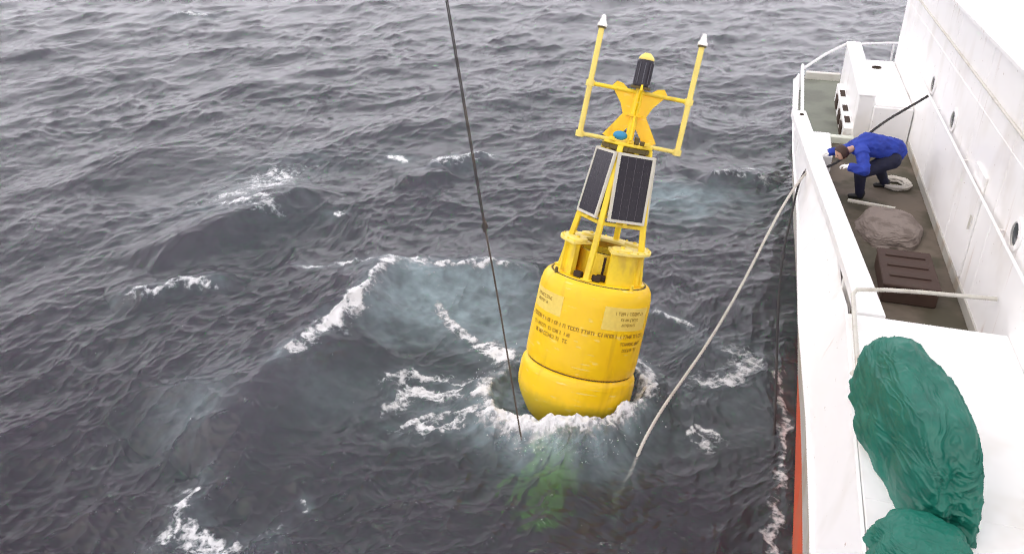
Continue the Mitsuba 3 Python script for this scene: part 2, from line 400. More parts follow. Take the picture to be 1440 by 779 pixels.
    calm = 1 - 0.45 * teal
    return x + q * sx * calm, y + q * sy * calm, h * (1 - 0.1 * teal), np.clip(foam, 0, 1.3), air


def sea_sheet():
    cols, rows = 1480, 860
    a0, a1 = YAW + math.radians(-44), YAW + math.radians(42)
    th = np.linspace(a1, a0, cols)
    e = np.radians(np.concatenate([np.linspace(58, 48, 50, endpoint=False), np.linspace(48, 8, rows - 80, endpoint=False), np.linspace(8, 1.0, 30)]))              # rows spaced evenly by the angle at which they are seen
    rad = np.concatenate([[2.0], CAM_Z / np.tan(e), [900.0]])
    TH, RA = np.meshgrid(th, rad)
    x, y = -np.sin(TH) * RA, np.cos(TH) * RA
    drr = np.broadcast_to(np.maximum(np.gradient(rad)[:, None], RA * (a1 - a0) / cols), RA.shape)
    X, Y, Z, foam, air = sea_field(x, y, np.minimum(drr, RA * (a1 - a0) / cols * 2.2))
    m = grid_mesh(np.stack([X, Y, Z], -1))
    return m, np.stack([foam.ravel() + 5e-5 * X.ravel(), air.ravel() + 5e-5 * Y.ravel()], -1)


def foam_noise(p):
    qx, qy = p.x + 0.16 * fbm(p.x * 5, p.y * 5, 0, 3), p.y + 0.16 * fbm(p.x * 5 + 9, p.y * 5, 0, 3)
    f1, f2, _ = voronoi(qx * 6, qy * 6)
    lace = smoothstep(0.0, 0.45, f2 - f1)
    t = 0.30 * fbm(p.x * 3.5, p.y * 3.5, p.z * 3.5, 3) + 0.46 * fbm(qx * 11, qy * 11, p.z * 11, 5) + 0.10 * lace + 0.14 * noise(p.x * 42, p.y * 42, p.z * 42)
    return 0.5 + 1.65 * (t - 0.50)


def foam_cover(p, n, uv):
    """How much of the surface is covered: white foam where its density beats the noise, a thin veil of bubbles elsewhere."""
    d, a = uv.x, uv.y
    white = smoothstep(-0.18, 0.42, d - foam_noise(p)) * smoothstep(0.08, 0.26, d)
    veil = dr.maximum(a, 0) * (0.36 + 0.5 * (fbm(p.x * 4, p.y * 4, p.z * 4, 4) - 0.5))
    return dr.clip(dr.maximum(white * (0.62 + 0.3 * smoothstep(0.4, 0.9, d)), veil), 0, 1)


def foam_color(p, n, uv):
    return mix([0.38, 0.49, 0.52], [0.80, 0.81, 0.81], smoothstep(-0.15, 0.25, uv.x - foam_noise(p)))


M['sea_water'] = {'type': 'roughdielectric', 'distribution': 'ggx', 'alpha': 0.035, 'int_ior': 1.33, 'ext_ior': 1.0}
M['sea_surface'] = {'type': 'blendbsdf', 'weight': proc(foam_cover), 'bsdf_0': {'type': 'ref', 'id': 'sea_water'},
                    'bsdf_1': {'type': 'twosided', 'bsdf': {'type': 'diffuse', 'reflectance': proc(foam_color)}}}
M['sea_depth'] = {'type': 'homogeneous', 'sigma_t': {'type': 'rgb', 'value': [1.0, 0.36, 0.70]}, 'scale': 0.36, 'albedo': {'type': 'rgb', 'value': [0.34, 0.38, 0.40]}}
sea_mesh, sea_uv = sea_sheet()
add('sea', sea_mesh, 'sea_surface', smooth=True, uv=sea_uv, label='dark grey choppy open sea with foam streaks and small breaking waves', kind='structure',
    interior={'type': 'ref', 'id': 'sea_depth'})
labels['sea'].pop('category', None)
del sea_mesh, sea_uv

# ------------------------------------------------------------------ the ship
#@SHIP
ship = thing('workboat', 'white workboat side with red bottom paint, box rail and open deck at the right', 'ship')
ST = np.array([-5, 2, 6, 8, 10, 11.2, 12.7, 14.1, 15.7, 17.4, 19.5, 21.8, 25, 29.3])
WL = np.interp(ST, [-5, 8, 10, 12.7, 15, 17.4, 21.8, 25, 29.3], [1.27, 1.29, 1.31, 1.35, 1.39, 1.36, 1.25, 1.2, 1.2])
KN = np.interp(ST, [-5, 8, 10, 12.7, 15, 17.4, 21.8, 25, 29.3], [1.28, 1.28, 1.25, 1.14, 1.12, 1.10, 0.97, 0.95, 0.95])


def hull_strip(levels):
    """A sheet along the hull: levels = list of functions i -> (x, z)."""
    return grid_mesh(np.array([[(*((lambda q: (q[0], ST[i], q[1]))(f(i))),) for i in range(len(ST))] for f in levels]))


mixz = lambda i, z: (WL[i] + (KN[i] - WL[i]) * max(z, 0) / 1.9 + (0.12 * -min(z, 0)), z)
RT = np.interp(ST, [-5, 11.5, 13.2, 15, 17], [1.13, 1.13, 0.75, 0.1, -0.2])
add('keel_side', hull_strip([lambda i, z=z: mixz(i, z) for z in (-3.0, -1.5, -0.25)]), 'boot_black', ship)
add('bottom_band', hull_strip([lambda i, t=t: mixz(i, -0.25 + (RT[i] + 0.25) * t) for t in (0, 0.3, 0.65, 1.0)]), 'ship_red', ship, label='red bottom paint along the waterline')
add('side_strake', hull_strip([lambda i, t=t: (mixz(i, RT[i] + (1.83 - RT[i]) * t)[0] - 0.012, RT[i] - 0.01 + (1.84 - RT[i]) * t) for t in (0, 0.5, 1.0)]), 'ship_grey', ship, label='grey strake above the red bottom paint')
add('rubbing_bar', tube([(KN[i] - 0.01, ST[i], 1.86) for i in range(len(ST))], 0.045, 8), 'ship_white_side', ship)
TOPX = np.interp(ST, [-5, 8, 11.2, 12.1, 14.1, 15.7, 17.4, 21.8, 25, 29.3], [1.45, 1.5, 1.55, 1.62, 1.62, 1.46, 1.22, 0.84, 0.98, 1.02])
TOPZ = np.interp(ST, [-5, 11.0, 11.2, 12.1, 14.1, 15.7, 17.4, 21.8, 22.0, 29.3], [3.1, 3.1, 3.08, 2.62, 2.6, 2.66, 2.8, 2.86, 2.08, 2.08])
up = lambda i, t: (KN[i] + (TOPX[i] - KN[i]) * t - 0.02 * (t < 0.01), 1.88 + (TOPZ[i] - 1.88) * t)
lv = [lambda i, t=t: up(i, t) for t in (0.0, 0.5, 0.96, 1.0)] + [lambda i: (TOPX[i] + 0.03, TOPZ[i] + 0.004), lambda i: (TOPX[i] + 0.05, TOPZ[i] - 0.03), lambda i: (TOPX[i] + 0.06, min(2.1, TOPZ[i] - 0.05))]
add('side_plating', hull_strip(lv), 'ship_white_side', ship)
# the box rail on its stanchions
rl = np.array([(0.745, 21.75, 2.93), (1.09, 18.0, 2.97), (1.46, 14.35, 3.02), (1.64, 12.0, 3.09), (1.70, 11.02, 3.12)])
wd = np.array([0.35, 0.34, 0.33, 0.36, 0.38])
prof = [(0.0, -0.16), (0.0, -0.02), (0.02, 0.0), (0.98, 0.0), (1.0, -0.02), (1.0, -0.16), (0.5, -0.165)]
RG = np.array([[(p[0] + w * u, p[1], p[2] + v) for u, v in prof] for p, w in zip(rl, wd)])
rail = grid_mesh(np.concatenate([RG.mean(1, keepdims=True).repeat(len(prof), 1)[:1], RG, RG.mean(1, keepdims=True).repeat(len(prof), 1)[-1:]]), closed=True)
rail_key = add('box_rail', rail, 'ship_white', ship, smooth=25, label='white flat-topped box rail')
for yb in (20.6, 18.2, 16.0):
    add('stanchion', box([np.interp(yb, rl[::-1, 1], rl[::-1, 0]) + 0.1, yb - 0.05, 2.15], [np.interp(yb, rl[::-1, 1], rl[::-1, 0]) + 0.2, yb + 0.05, 2.85], 0.01), 'ship_white', ship)
add('stanchion', box([1.64, 12.62, 2.2], [1.84, 12.78, 2.95], 0.01), 'ship_white', ship)
add('rail_eye', lathe([(0, -0.02), (0.05, -0.02), (0.05, 0.012), (0, 0.012)], 16).apply_translation((0.99, 21.35, 2.95)), 'dark_opening', ship, label='small dark hole at the far end of the box rail')
add('fairlead_box', box([1.28, 19.3, 2.203], [1.72, 21.1, 2.62], 0.03), 'ship_white', ship, label='small white box inside the far rail')
# decks
yy = np.linspace(11.0, 21.7, 30)
dl = np.interp(yy, ST, np.maximum(KN, KN + (TOPX - KN) * 0.45)) + 0.05
add('well_deck', grid_mesh(np.stack([np.stack([dl, yy, 0 * yy + 2.2], -1), np.stack([0 * yy + 3.62, yy, 0 * yy + 2.2], -1)])[::-1]), 'deck_dark', ship, label='dark dirty deck inside the box rail')
add('raised_deck', box([1.545, -5, 2.3], [3.62, 10.98, 3.096], 0.012), 'ship_white', ship, label='white raised deck at the lower right')
add('fore_deck', box([1.0, 22.0, 1.90], [2.42, 29.2, 2.0]), 'deck_green', ship, label='grey-green painted deck at the far end')
add('cross_beam', box([1.12, 21.62, 1.95], [2.36, 21.86, 2.36], 0.015), 'pale_green_paint', ship, label='pale green beam across the deck')
add('edge_beam', box([1.25, 28.95, 1.95], [2.34, 29.2, 2.22], 0.015), 'pipe_grey', ship)
# the tall slab bulwark, the hatch box behind it
add('slab_bulwark', box([2.30, 21.9, 1.9], [2.68, 28.3, 3.38], 0.02), 'ship_white', ship, label='tall white slab bulwark at the far end')
add('slab_cap', box([2.28, 21.88, 3.383], [2.70, 28.33, 3.43], 0.012), 'ship_white', ship)
hatch = add('hatch_box', box([2.685, 21.8, 2.0], [3.60, 27.0, 3.16], 0.02), 'ship_white', ship)
add('hatch_lid', box([2.72, 24.2, 3.163], [3.58, 26.9, 3.20], 0.012), 'ship_white', hatch)
add('hatch_lid', box([2.72, 21.85, 3.163], [3.58, 24.15, 3.20], 0.012), 'ship_white', hatch)
add('vent_hole', lathe([(0, 0.0), (0.085, 0.0), (0.085, 0.03), (0.13, 0.03), (0.13, -0.02)], 20).apply_translation((3.03, 25.9, 3.205)), 'dark_opening', hatch, label='round dark vent')
# white rack with dark slots at the foot of the slab
rk = np.array([(2.13, 22.0), (2.13, 27.4)])
rack = add('rack', cat(box([2.10, 22.0, 2.003], [2.15, 26.6, 2.5], 0.008), *[box([2.152, yy - 0.07, 2.003], [2.30, yy + 0.07, 2.5], 0.008) for yy in (22.07, 23.3, 24.6, 26.53)],
                     box([2.152, 22.15, 2.42], [2.30, 26.45, 2.5])), 'ship_white', ship, label='low white rack with dark slots')
for y0, y1 in ((22.5, 23.1), (23.6, 24.2), (25.1, 25.8)):
    add('slot', box([2.06, y0, 2.1], [2.099, y1, 2.4], 0.01), 'dark_opening', rack)
    add('slot', box([2.14, y0, 2.503], [2.28, y1, 2.512], 0.003), 'dark_opening', rack)
# pipe rails round the far deck
pr = 0.045
add('pipe_rail', tube([(1.03, 22.0, 1.95), (1.03, 22.02, 2.75), (1.04, 25.0, 2.78), (1.05, 27.4, 2.8), (1.05, 27.45, 1.95)], pr, 8), 'ship_white', ship)
add('pipe_rail', tube([(1.06, 27.2, 2.72), (1.7, 27.8, 3.1), (2.32, 28.25, 3.38)], pr, 8), 'ship_white', ship, label='sloping white pipe up to the slab')
add('pipe_rail', cat(tube([(2.7, 28.4, 3.35), (3.6, 28.5, 3.42), (6.0, 28.7, 3.45)], 0.035, 8), tube([(3.7, 28.5, 2.0), (3.7, 28.5, 3.42)], 0.03, 8), tube([(5.0, 28.6, 2.0), (5.0, 28.6, 3.42)], 0.03, 8)), 'ship_white', ship)
add('fore_plating', box([2.43, 28.5, 0.6], [8.0, 29.25, 2.06], 0.01), 'ship_white', ship)
# handrail hoop on the raised deck
hoop = [(1.61, 9.43, 3.10), (1.612, 9.45, 3.17), (1.62, 10.4, 3.20), (1.64, 11.35, 3.22), (1.70, 11.5, 3.22), (2.1, 11.62, 3.22), (2.6, 11.7, 3.22), (3.6, 11.8, 3.22)]
add('pipe_hoop', tube(hoop, 0.032, 8), 'pipe_grey', ship, label='thin grey pipe across the box rail')
add('pipe_foot', lathe([(0, 0), (0.09, 0), (0.08, 0.02), (0.04, 0.03), (0, 0.03)], 16).apply_translation((1.61, 9.40, 3.098)), 'pipe_grey', ship)
# deckhouse at the far right
dh = add('deckhouse', box([3.63, -2.0, 1.6], [8.0, 27.2, 6.0], 0.02), 'ship_white', ship, label='plain white deckhouse wall along the deck')
add('roof_edge', box([3.55, -2.05, 6.003], [8.1, 27.25, 6.10], 0.02), 'ship_white', dh)
door = add('door', box([3.59, 14.0, 2.45], [3.628, 14.85, 4.25], 0.015), 'ship_white', dh)
add('handle', beam((3.56, 14.12, 3.3), (3.56, 14.12, 3.55), 0.03, 0.03), 'pipe_grey', door)
for yy in (11.9, 17.4, 20.2):
    w = add('window', lathe([(0.17, 0), (0.24, 0), (0.24, 0.03), (0.17, 0.04)], 24).apply_transform(trimesh.transformations.rotation_matrix(-math.pi / 2, (0, 1, 0))).apply_translation((3.628, yy, 4.2)), 'ship_white', dh)
    add('pane', lathe([(0, 0.012), (0.172, 0.012), (0.172, 0.0)], 24).apply_transform(trimesh.transformations.rotation_matrix(-math.pi / 2, (0, 1, 0))).apply_translation((3.629, yy, 4.2)), 'window_glass', w)
for yy in (10.6, 13.2, 15.75, 19.0, 22.9, 25.2):
    add('weld_seam', beam((3.629, yy, 1.7), (3.629, yy, 5.98), 0.012, 0.012), 'ship_white', dh)
add('weld_seam', beam((3.629, -1.9, 4.95), (3.629, 27.1, 4.95), 0.012, 0.012), 'ship_white', dh)
add('conduit', tube([(3.60, 10.2, 5.3), (3.60, 26.8, 5.3)], 0.022, 8), 'pipe_grey', dh)
add('kick_plate', box([3.60, 11.05, 2.203], [3.628, 21.7, 2.40], 0.004), 'ship_grey', dh)
for yy in (4.8, 7.1, 9.9):
    add('weld_seam', beam((1.56, yy, 3.097), (3.6, yy, 3.097), 0.014, 0.008), 'ship_white', ship)
add('wall_rail', cat(tube([(3.54, 9.0, 4.0), (3.54, 26.5, 4.0)], 0.022, 8), *[tube([(3.64, q, 4.0), (3.54, q, 4.0)], 0.016, 6) for q in (9.2, 12.5, 15.6, 18.9, 22.2, 25.6)]), 'ship_white', dh)

# ------------------------------------------------------------------ the buoy
#@BUOY
buoy = thing('buoy', 'tall yellow data buoy tilted in the waves with solar panels on its tower', 'buoy')


def badd(name, mesh, mat, parent=buoy, **kw):
    return add(name, onbuoy(mesh), mat, parent, **kw)


badd('float_collar', lathe([(0.83, 1.60), (0.865, 1.605), (0.91, 1.575), (0.955, 1.50), (0.98, 1.38), (0.988, 1.24), (0.992, 0.8), (0.995, 0.25), (0.99, 0.08), (0.97, 0.03), (0.945, 0.012), (0.9, 0.01)], 96), 'paint_yellow', label='upper half of the yellow float')
badd('seam_groove', lathe([(0.94, -0.03), (0.945, 0.03)], 96), 'groove_rubber')
badd('float_bottom', lathe([(0.9, -0.01), (0.955, -0.012), (0.99, -0.035), (1.02, -0.08), (1.035, -0.16), (1.037, -0.42), (1.02, -0.55), (0.96, -0.70), (0.78, -1.0), (0.5, -1.25), (0.3, -1.4), (0.0, -1.42)], 96), 'paint_yellow')
badd('tail_tube', lathe([(0, -3.9), (0.28, -3.9), (0.36, -3.7), (0.38, -2.4), (0.30, -2.0), (0.26, -1.3), (0, -1.3)], 32), 'tail_paint', label='bright green tail under the water')
badd('deck_plate', lathe([(0, 1.625), (0.80, 1.625), (0.81, 1.61), (0.81, 1.56)], 96), 'paint_yellow')
badd('deck_gasket', lathe([(0.80, 1.59), (0.835, 1.615), (0.86, 1.59)], 96), 'groove_rubber')
for a in (-60, 40, 130, 220):
    ca, sa = math.sin(math.radians(a)), -math.cos(math.radians(a))
    lug = cat(box([-0.03, -0.02, 1.58], [0.03, 0.02, 1.70], 0.008))
    lug.apply_transform(trimesh.transformations.rotation_matrix(math.radians(a), (0, 0, 1)))
    lug.apply_translation((0.86 * ca, 0.86 * sa, 0))
    badd('lifting_lug', lug, 'groove_rubber' if a == -60 else 'paint_yellow_tower')


def azp(az, r, h):
    a = math.radians(az)
    return np.array([r * math.sin(a), -r * math.cos(a), h])




def sector(r0, r1, az0, az1, h0, h1, n=72):
    """A ring segment between two azimuths, h0 to h1 high."""
    from shapely.geometry import Polygon
    a = np.radians(np.linspace(az0, az1, n))
    ring = np.concatenate([np.stack([r1 * np.sin(a), -r1 * np.cos(a)], -1), np.stack([r0 * np.sin(a), -r0 * np.cos(a)], -1)[::-1]])
    m = trimesh.creation.extrude_polygon(Polygon(ring), h1 - h0, engine='earcut')
    m.apply_translation((0, 0, h0))
    return m


drum = badd('battery_drum', sector(0.60, 0.705, 9, 314, 1.626, 2.165), 'paint_yellow_tower', label='open-fronted yellow drum under the tower')
flange = badd('flange', sector(0.36, 0.80, 6, 317, 2.166, 2.21), 'paint_pale_yellow', drum, label='pale flange on top of the drum')
for az in (30, 58, 86, 114, 150, 180, 210, 240, 268, 296):
    badd('rib', box([-0.012, -0.035, 1.64], [0.012, 0.035, 2.16], 0.004).apply_transform(trimesh.transformations.rotation_matrix(math.radians(az), (0, 0, 1))).apply_translation(azp(az, 0.735, 0)), 'paint_yellow_tower', drum) if az in (58, 150, 240, 296) else None
for az in range(14, 316, 15):
    badd('flange_bolt', lathe([(0, 0.02), (0.016, 0.02), (0.016, 0)], 6).apply_translation(azp(az, 0.765, 2.2105)), 'paint_yellow_tower', drum)
for az in (-60, 28, 117, 207):
    c = azp(az, 0.575, 0)
    lid = badd('battery_lid', lathe([(0, 2.25), (0.165, 2.25), (0.175, 2.242), (0.175, 2.2115), (0, 2.2115)], 36).apply_translation(c), 'paint_pale_yellow')
    badd('lid_knob', lathe([(0, 0.03), (0.03, 0.028), (0.035, 0.0)], 12).apply_translation(c + [0, 0, 2.2505]), 'paint_yellow_tower', lid)
badd('centre_well', lathe([(0.40, 1.626), (0.40, 2.06), (0.36, 2.06), (0.36, 1.92), (0, 1.92)], 48), 'paint_yellow_tower')
badd('well_opening', lathe([(0, 1.95), (0.358, 1.95)], 32), 'dark_opening')
badd('well_slot', box([-0.02, -0.02, 1.70], [0.02, 0.02, 2.02], 0.004).apply_transform(trimesh.transformations.rotation_matrix(math.radians(4), (0, 0, 1))).apply_translation(azp(4, 0.40, 0)), 'dark_opening')
for az, r in ((-34, 0.66), (-6, 0.64), (2, 0.52)):
    badd('drain_slot', box([-0.075, -0.05, 1.627], [0.075, 0.05, 1.73], 0.012).apply_transform(trimesh.transformations.rotation_matrix(math.radians(az), (0, 0, 1))).apply_translation(azp(az, r, 0)), 'dark_opening', label='dark fitting at the foot of the tower')
# tower: four raking legs, braces, panels
LEG = (-18, 72, 162, 252)
leg_r = lambda h: 0.73 + (0.385 - 0.73) * (h - 1.63) / (3.93 - 1.63)
for az in LEG:
    leg = badd('tower_leg', beam(azp(az, leg_r(1.628), 1.628), azp(az, leg_r(3.9), 3.9), 0.095, 0.095, side=azp(az, 1, 0)), 'paint_yellow_tower')
    badd('leg_foot', box([-0.09, -0.09, 1.6265], [0.09, 0.09, 1.65], 0.005).apply_transform(trimesh.transformations.rotation_matrix(math.radians(az), (0, 0, 1))).apply_translation(azp(az, leg_r(1.63), 0)), 'paint_yellow_tower', leg)
for h in (2.60, 3.86):
    for k in range(4):
        badd('tower_brace', beam(azp(LEG[k], leg_r(h), h), azp(LEG[(k + 1) % 4], leg_r(h), h), 0.05, 0.06), 'paint_yellow_tower')
for az in (27, -63, 117, 207):
    h0, h1 = 2.66, 3.80
    d0, d1 = leg_r(h0) / math.sqrt(2) + 0.09, leg_r(h1) / math.sqrt(2) + 0.09
    p0, p1 = azp(az, d0, h0), azp(az, d1, h1)
    v = N(p1 - p0)
    u = np.array([math.cos(math.radians(az)), math.sin(math.radians(az)), 0])
    n = N(np.cross(u, v))
    Lp, Wp, o = np.linalg.norm(p1 - p0), 0.70, (p0 + p1) / 2
    fr = 0.045

    def pl(x0, x1, y0, y1, th, off):
        return plate([(x0, y0), (x1, y0), (x1, y1), (x0, y1)], th, (o + n * off, u, v, n))
    lab = {27: 'dark solar panel facing the viewer on the right side of the tower', -63: 'dark solar panel turned away on the left side of the tower'}.get(az)
    sp = badd('solar_panel', pl(-Wp / 2 + fr, Wp / 2 - fr, -Lp / 2 + fr, Lp / 2 - fr, 0.02, 0.0), 'cell_black', label=lab)
    W2, L2 = Wp / 2, Lp / 2
    badd('frame', cat(pl(-W2, W2, -L2, -L2 + fr, 0.045, 0), pl(-W2, W2, L2 - fr, L2, 0.045, 0), pl(-W2, -W2 + fr, -L2 + fr, L2 - fr, 0.045, 0), pl(W2 - fr, W2, -L2 + fr, L2 - fr, 0.045, 0)), 'panel_frame', sp)
    xs = np.linspace(-W2 + fr, W2 - fr, 5)
    ys = np.linspace(-L2 + fr, L2 - fr, 10)
    for i in range(4 if lab else 0):
        for j in range(9):
            badd('solar_cell', pl(xs[i] + 0.006, xs[i + 1] - 0.006, ys[j] + 0.005, ys[j + 1] - 0.005, 0.004, 0.013), 'cell_black', sp, smooth=False)
    badd('grid_lines', cat(*[pl(x - 0.002, x + 0.002, ys[0], ys[-1], 0.002, 0.0115) for x in np.linspace(xs[0], xs[-1], 13)[1:-1]]), 'cell_line', sp, smooth=False)
    badd('bracket', pl(-0.04, 0.04, -L2 - 0.05, -L2, 0.04, -0.03), 'paint_yellow_tower', sp)
    badd('bracket', pl(-0.04, 0.04, L2, L2 + 0.04, 0.04, -0.03), 'paint_yellow_tower', sp)
# platform and cross bars
plat = badd('platform', lathe([(0, 3.955), (0.43, 3.955), (0.44, 3.945), (0.44, 3.915), (0.43, 3.905), (0, 3.905)], 8).apply_transform(trimesh.transformations.rotation_matrix(math.pi / 8, (0, 0, 1))), 'paint_yellow_tower')
badd('platform_rim', cat(*[beam(azp(a, 0.42, 3.86), azp(a + 45, 0.42, 3.86), 0.03, 0.07) for a in range(0, 360, 45)]), 'groove_rubber', plat)
for x in (-0.3, 0.02, 0.3):
    badd('clamp', box([x - 0.05, -0.36, 3.957], [x + 0.05, -0.28, 4.02], 0.01), 'paint_yellow_tower', plat)
badd('cross_bar', tube([(-0.87, -0.02, 3.955), (-0.3, -0.02, 3.96), (0.3, -0.02, 3.96), (0.87, -0.02, 3.955)], 0.035, 10), 'paint_pale_yellow')
badd('cross_bar', tube([(-0.83, -0.02, 4.80), (0.83, -0.02, 4.80)], 0.035, 10), 'paint_yellow_tower')
for s in (-1, 1):
    pole = badd('antenna_pole', tube([(0.835 * s, -0.02, 3.90), (0.835 * s, -0.02, 5.70)], 0.047, 14), 'paint_pale_yellow')
    badd('antenna_cap', lathe([(0, 0.19), (0.028, 0.185), (0.042, 0.13), (0.058, 0.07), (0.082, 0.04), (0.082, 0.0), (0, 0.0)], 20).apply_translation((0.835 * s, -0.02, 5.725)), 'antenna_white', pole)
    badd('cap_collar', lathe([(0.05, -0.0), (0.07, 0.0), (0.07, 0.03), (0.0, 0.03)], 20).apply_translation((0.835 * s, -0.02, 5.695)), 'groove_rubber', pole)
    for h in (4.80, 3.955):
        badd('pole_clamp', lathe([(0.048, -0.05), (0.072, -0.05), (0.072, 0.05), (0.048, 0.05)], 16).apply_translation((0.835 * s, -0.02, h)), 'paint_pale_yellow', pole)
# topmark: two crossed x-shaped plates
XP = [(-0.46, 4.02), (-0.33, 3.97), (-0.20, 4.02), (0.0, 4.30), (0.20, 4.02), (0.33, 3.97), (0.46, 4.02), (0.20, 4.42), (0.27, 4.58), (0.47, 4.83), (0.40, 4.92), (0.29, 4.90), (0.20, 4.83), (0.0, 4.80), (-0.20, 4.83), (-0.29, 4.90), (-0.40, 4.92), (-0.47, 4.83), (-0.27, 4.58), (-0.20, 4.42)]
tm = badd('topmark', plate(XP, 0.03, ((0, 0, 0), (1, 0, 0), (0, 0, 1), (0, -1, 0))), 'paint_yellow', label='yellow x-shaped topmark plates')
badd('cross_plate', plate([(x, z) for x, z in XP if abs(x) > -1], 0.03, ((0, 0, 0), (0, 1, 0), (0, 0, 1), (1, 0, 0))), 'paint_yellow', tm)
badd('centre_tube', lathe([(0.07, 3.956), (0.07, 4.86), (0, 4.86)], 20), 'paint_yellow_tower', tm)
badd('waist_plate', lathe([(0, 4.43), (0.15, 4.43), (0.15, 4.40), (0, 4.40)], 20), 'paint_yellow', tm)
badd('beacon_foot', lathe([(0, 4.861), (0.17, 4.861), (0.17, 4.90), (0, 4.90)], 24), 'groove_rubber', tm)
# lantern
lan = badd('beacon', lathe([(0, 4.90), (0.135, 4.901), (0.145, 4.93), (0.145, 5.31), (0.135, 5.33), (0, 5.33)], 10), 'cell_black', label='dark round solar beacon with a pale cap')
for k in range(10):
    badd('solar_strip', box([-0.006, -0.1475, 4.95], [0.006, -0.140, 5.29]).apply_transform(trimesh.transformations.rotation_matrix(k * math.pi / 5 + math.pi / 5, (0, 0, 1))), 'strip_grey', lan)
badd('cap', lathe([(0, 5.45), (0.05, 5.445), (0.08, 5.42), (0.10, 5.40), (0.125, 5.37), (0.13, 5.335), (0, 5.332)], 28), 'paint_pale_yellow', lan)
# blue tag on the platform
badd('blue_tag', trimesh.creation.icosphere(3, 1.0).apply_scale((0.12, 0.07, 0.075)).apply_translation((-0.17, -0.30, 4.06)), 'tag_blue', label='small blue fitting at the foot of the cross')
badd('small_fitting', box([0.08, -0.33, 3.957], [0.16, -0.25, 4.08], 0.01), 'groove_rubber', label='small dark fittings at the foot of the cross')
badd('small_fitting', box([0.18, -0.31, 3.957], [0.26, -0.24, 4.03], 0.01), 'groove_rubber')


def curved(az0, az1, h0, h1, r, n=2):
    az = np.radians(np.linspace(az0, az1, n))
    G = np.array([[(rr * math.sin(a), -rr * math.cos(a), h) for a in az] for h, rr in ((h0, r - 0.004), (h0, r), (h1, r), (h1, r - 0.004))])
    m = grid_mesh(G)
    return m


body_r = lambda h: np.interp(h, [0.25, 0.8, 1.24, 1.38], [0.995, 0.992, 0.988, 0.98])
g2 = np.random.default_rng(3)


def marks(az0, az1, h, size, r=0.9985, slope=0.0):
    """A row of worn, unreadable lettering: the strokes of letters, grouped to words."""
    out, az, word = [], az0, 0
    u = math.degrees(1 / r)
    while az < az1:
        w = size * g2.uniform(0.55, 0.8)
        st = size * 0.17
        hh = h + slope * (az - az0)
        k = g2.integers(0, 5)
        bars = [[(0, st, 0, 1)], [(0, st, 0, 1), (w - st, w, 0, 1), (0, w, 0.42, 0.58)], [(0, st, 0, 1), (0, w, 0, 0.17), (0, w, 0.83, 1)], [(0, st, 0, 1), (w - st, w, 0, 1), (0, w, 0.84, 1)], [(w / 2 - st / 2, w / 2 + st / 2, 0, 1), (0, w, 0.83, 1)]][k]
        for x0, x1, y0, y1 in bars:
            out.append(curved(az + x0 * u, az + x1 * u, hh + y0 * size, hh + y1 * size, r))
        az += (w + size * 0.16) * u
        word += 1
        if word >= g2.integers(4, 10):
            az += size * 0.45 * u
            word = 0
    return cat(*out)


lp = badd('label_plate', curved(10, 66, 0.93, 1.33, 0.992, 20), 'label_plate', label='pale label panel on the right of the float')
for r in ((22, 58, 1.20, 0.06), (29, 50, 1.10, 0.05), (31, 48, 1.01, 0.05)):
    badd('lettering', marks(*r, 0.9955), 'lettering_ink', lp, smooth=False, kind='stuff')
lp = badd('label_plate', curved(-80, -32, 0.95, 1.30, 0.992, 20), 'label_plate', label='pale label panel on the left of the float')
for r in ((-72, -46, 1.17, 0.05), (-70, -50, 1.08, 0.045)):
    badd('lettering', marks(*r, 0.9955), 'lettering_ink', lp, smooth=False, kind='stuff')
for r in ((-76, 66, 0.80, 0.065), (-68, -16, 0.67, 0.06), (-62, -20, 0.55, 0.065), (34, 62, 0.67, 0.055), (38, 58, 0.56, 0.05)):
    badd('lettering', marks(*r), 'lettering_ink', smooth=False, kind='stuff', label='worn row of small brown lettering on the float')

# ------------------------------------------------------------------ ropes and the lifting wire
#@ROPES


def rope(pts, r, n=160, strands=3, pitch=0.22):
    """A laid rope along a smooth curve through pts: strands wound round each other."""
    from scipy.interpolate import PchipInterpolator, CubicSpline
    p = np.asarray(pts, float)
    t = np.concatenate([[0], np.cumsum(np.linalg.norm(np.diff(p, axis=0), axis=1))])
    cs = CubicSpline(t, p) if len(p) > 2 else None
    L = t[-1]
    n = int(max(n, L / pitch * 7))
    s = np.linspace(0, L, n)
    c = cs(s) if cs is not None else p[0] + (p[1] - p[0]) * (s / L)[:, None]
    tg = np.gradient(c, axis=0)
    tg /= np.linalg.norm(tg, axis=1, keepdims=True)
    a = np.cross(tg, N([0.31, 0.2, 0.9]))
    a /= np.linalg.norm(a, axis=1, keepdims=True)
    b = np.cross(tg, a)
    out = []
    for k in range(strands):
        ph = (2 * np.pi * s / pitch + 2 * np.pi * k / strands)[:, None]
        out.append(tube(c + r * 0.52 * (np.cos(ph) * a + np.sin(ph) * b), r * 0.55, 5))
    return cat(*out)


wire = thing('lifting_wire', 'thin dark lifting wire hanging down in front of the buoy', 'cable')
w0, knot, w1 = np.array([-3.03, 10.40, -0.15]), np.array([-3.62, 10.28, 4.05]), np.array([-4.08, 10.26, 7.2])
w2 = w1 + (w1 - knot) * 1.6
add('lower_wire', rope([w0 + [0.45, 0.25, -3.2], w0 + (w0 - knot) * 0.12, w0, knot], 0.014, pitch=0.14), 'wire_brown', wire, smooth=True, label='brown lower length of the wire')
off = np.array([0.0115, 0.0, 0.0])
add('upper_wire', cat(rope([knot + off, w1 + off, w2 + off], 0.0095, pitch=0.1), rope([knot - off, w1 - off, w2 - off], 0.0095, pitch=0.1)), 'wire_dark', wire, smooth=True, label='doubled dark upper length of the wire')
sh = trimesh.creation.torus(0.038, 0.014, 24, 10)
sh.apply_transform(trimesh.transformations.rotation_matrix(math.pi / 2, (1, 0, 0.3)))
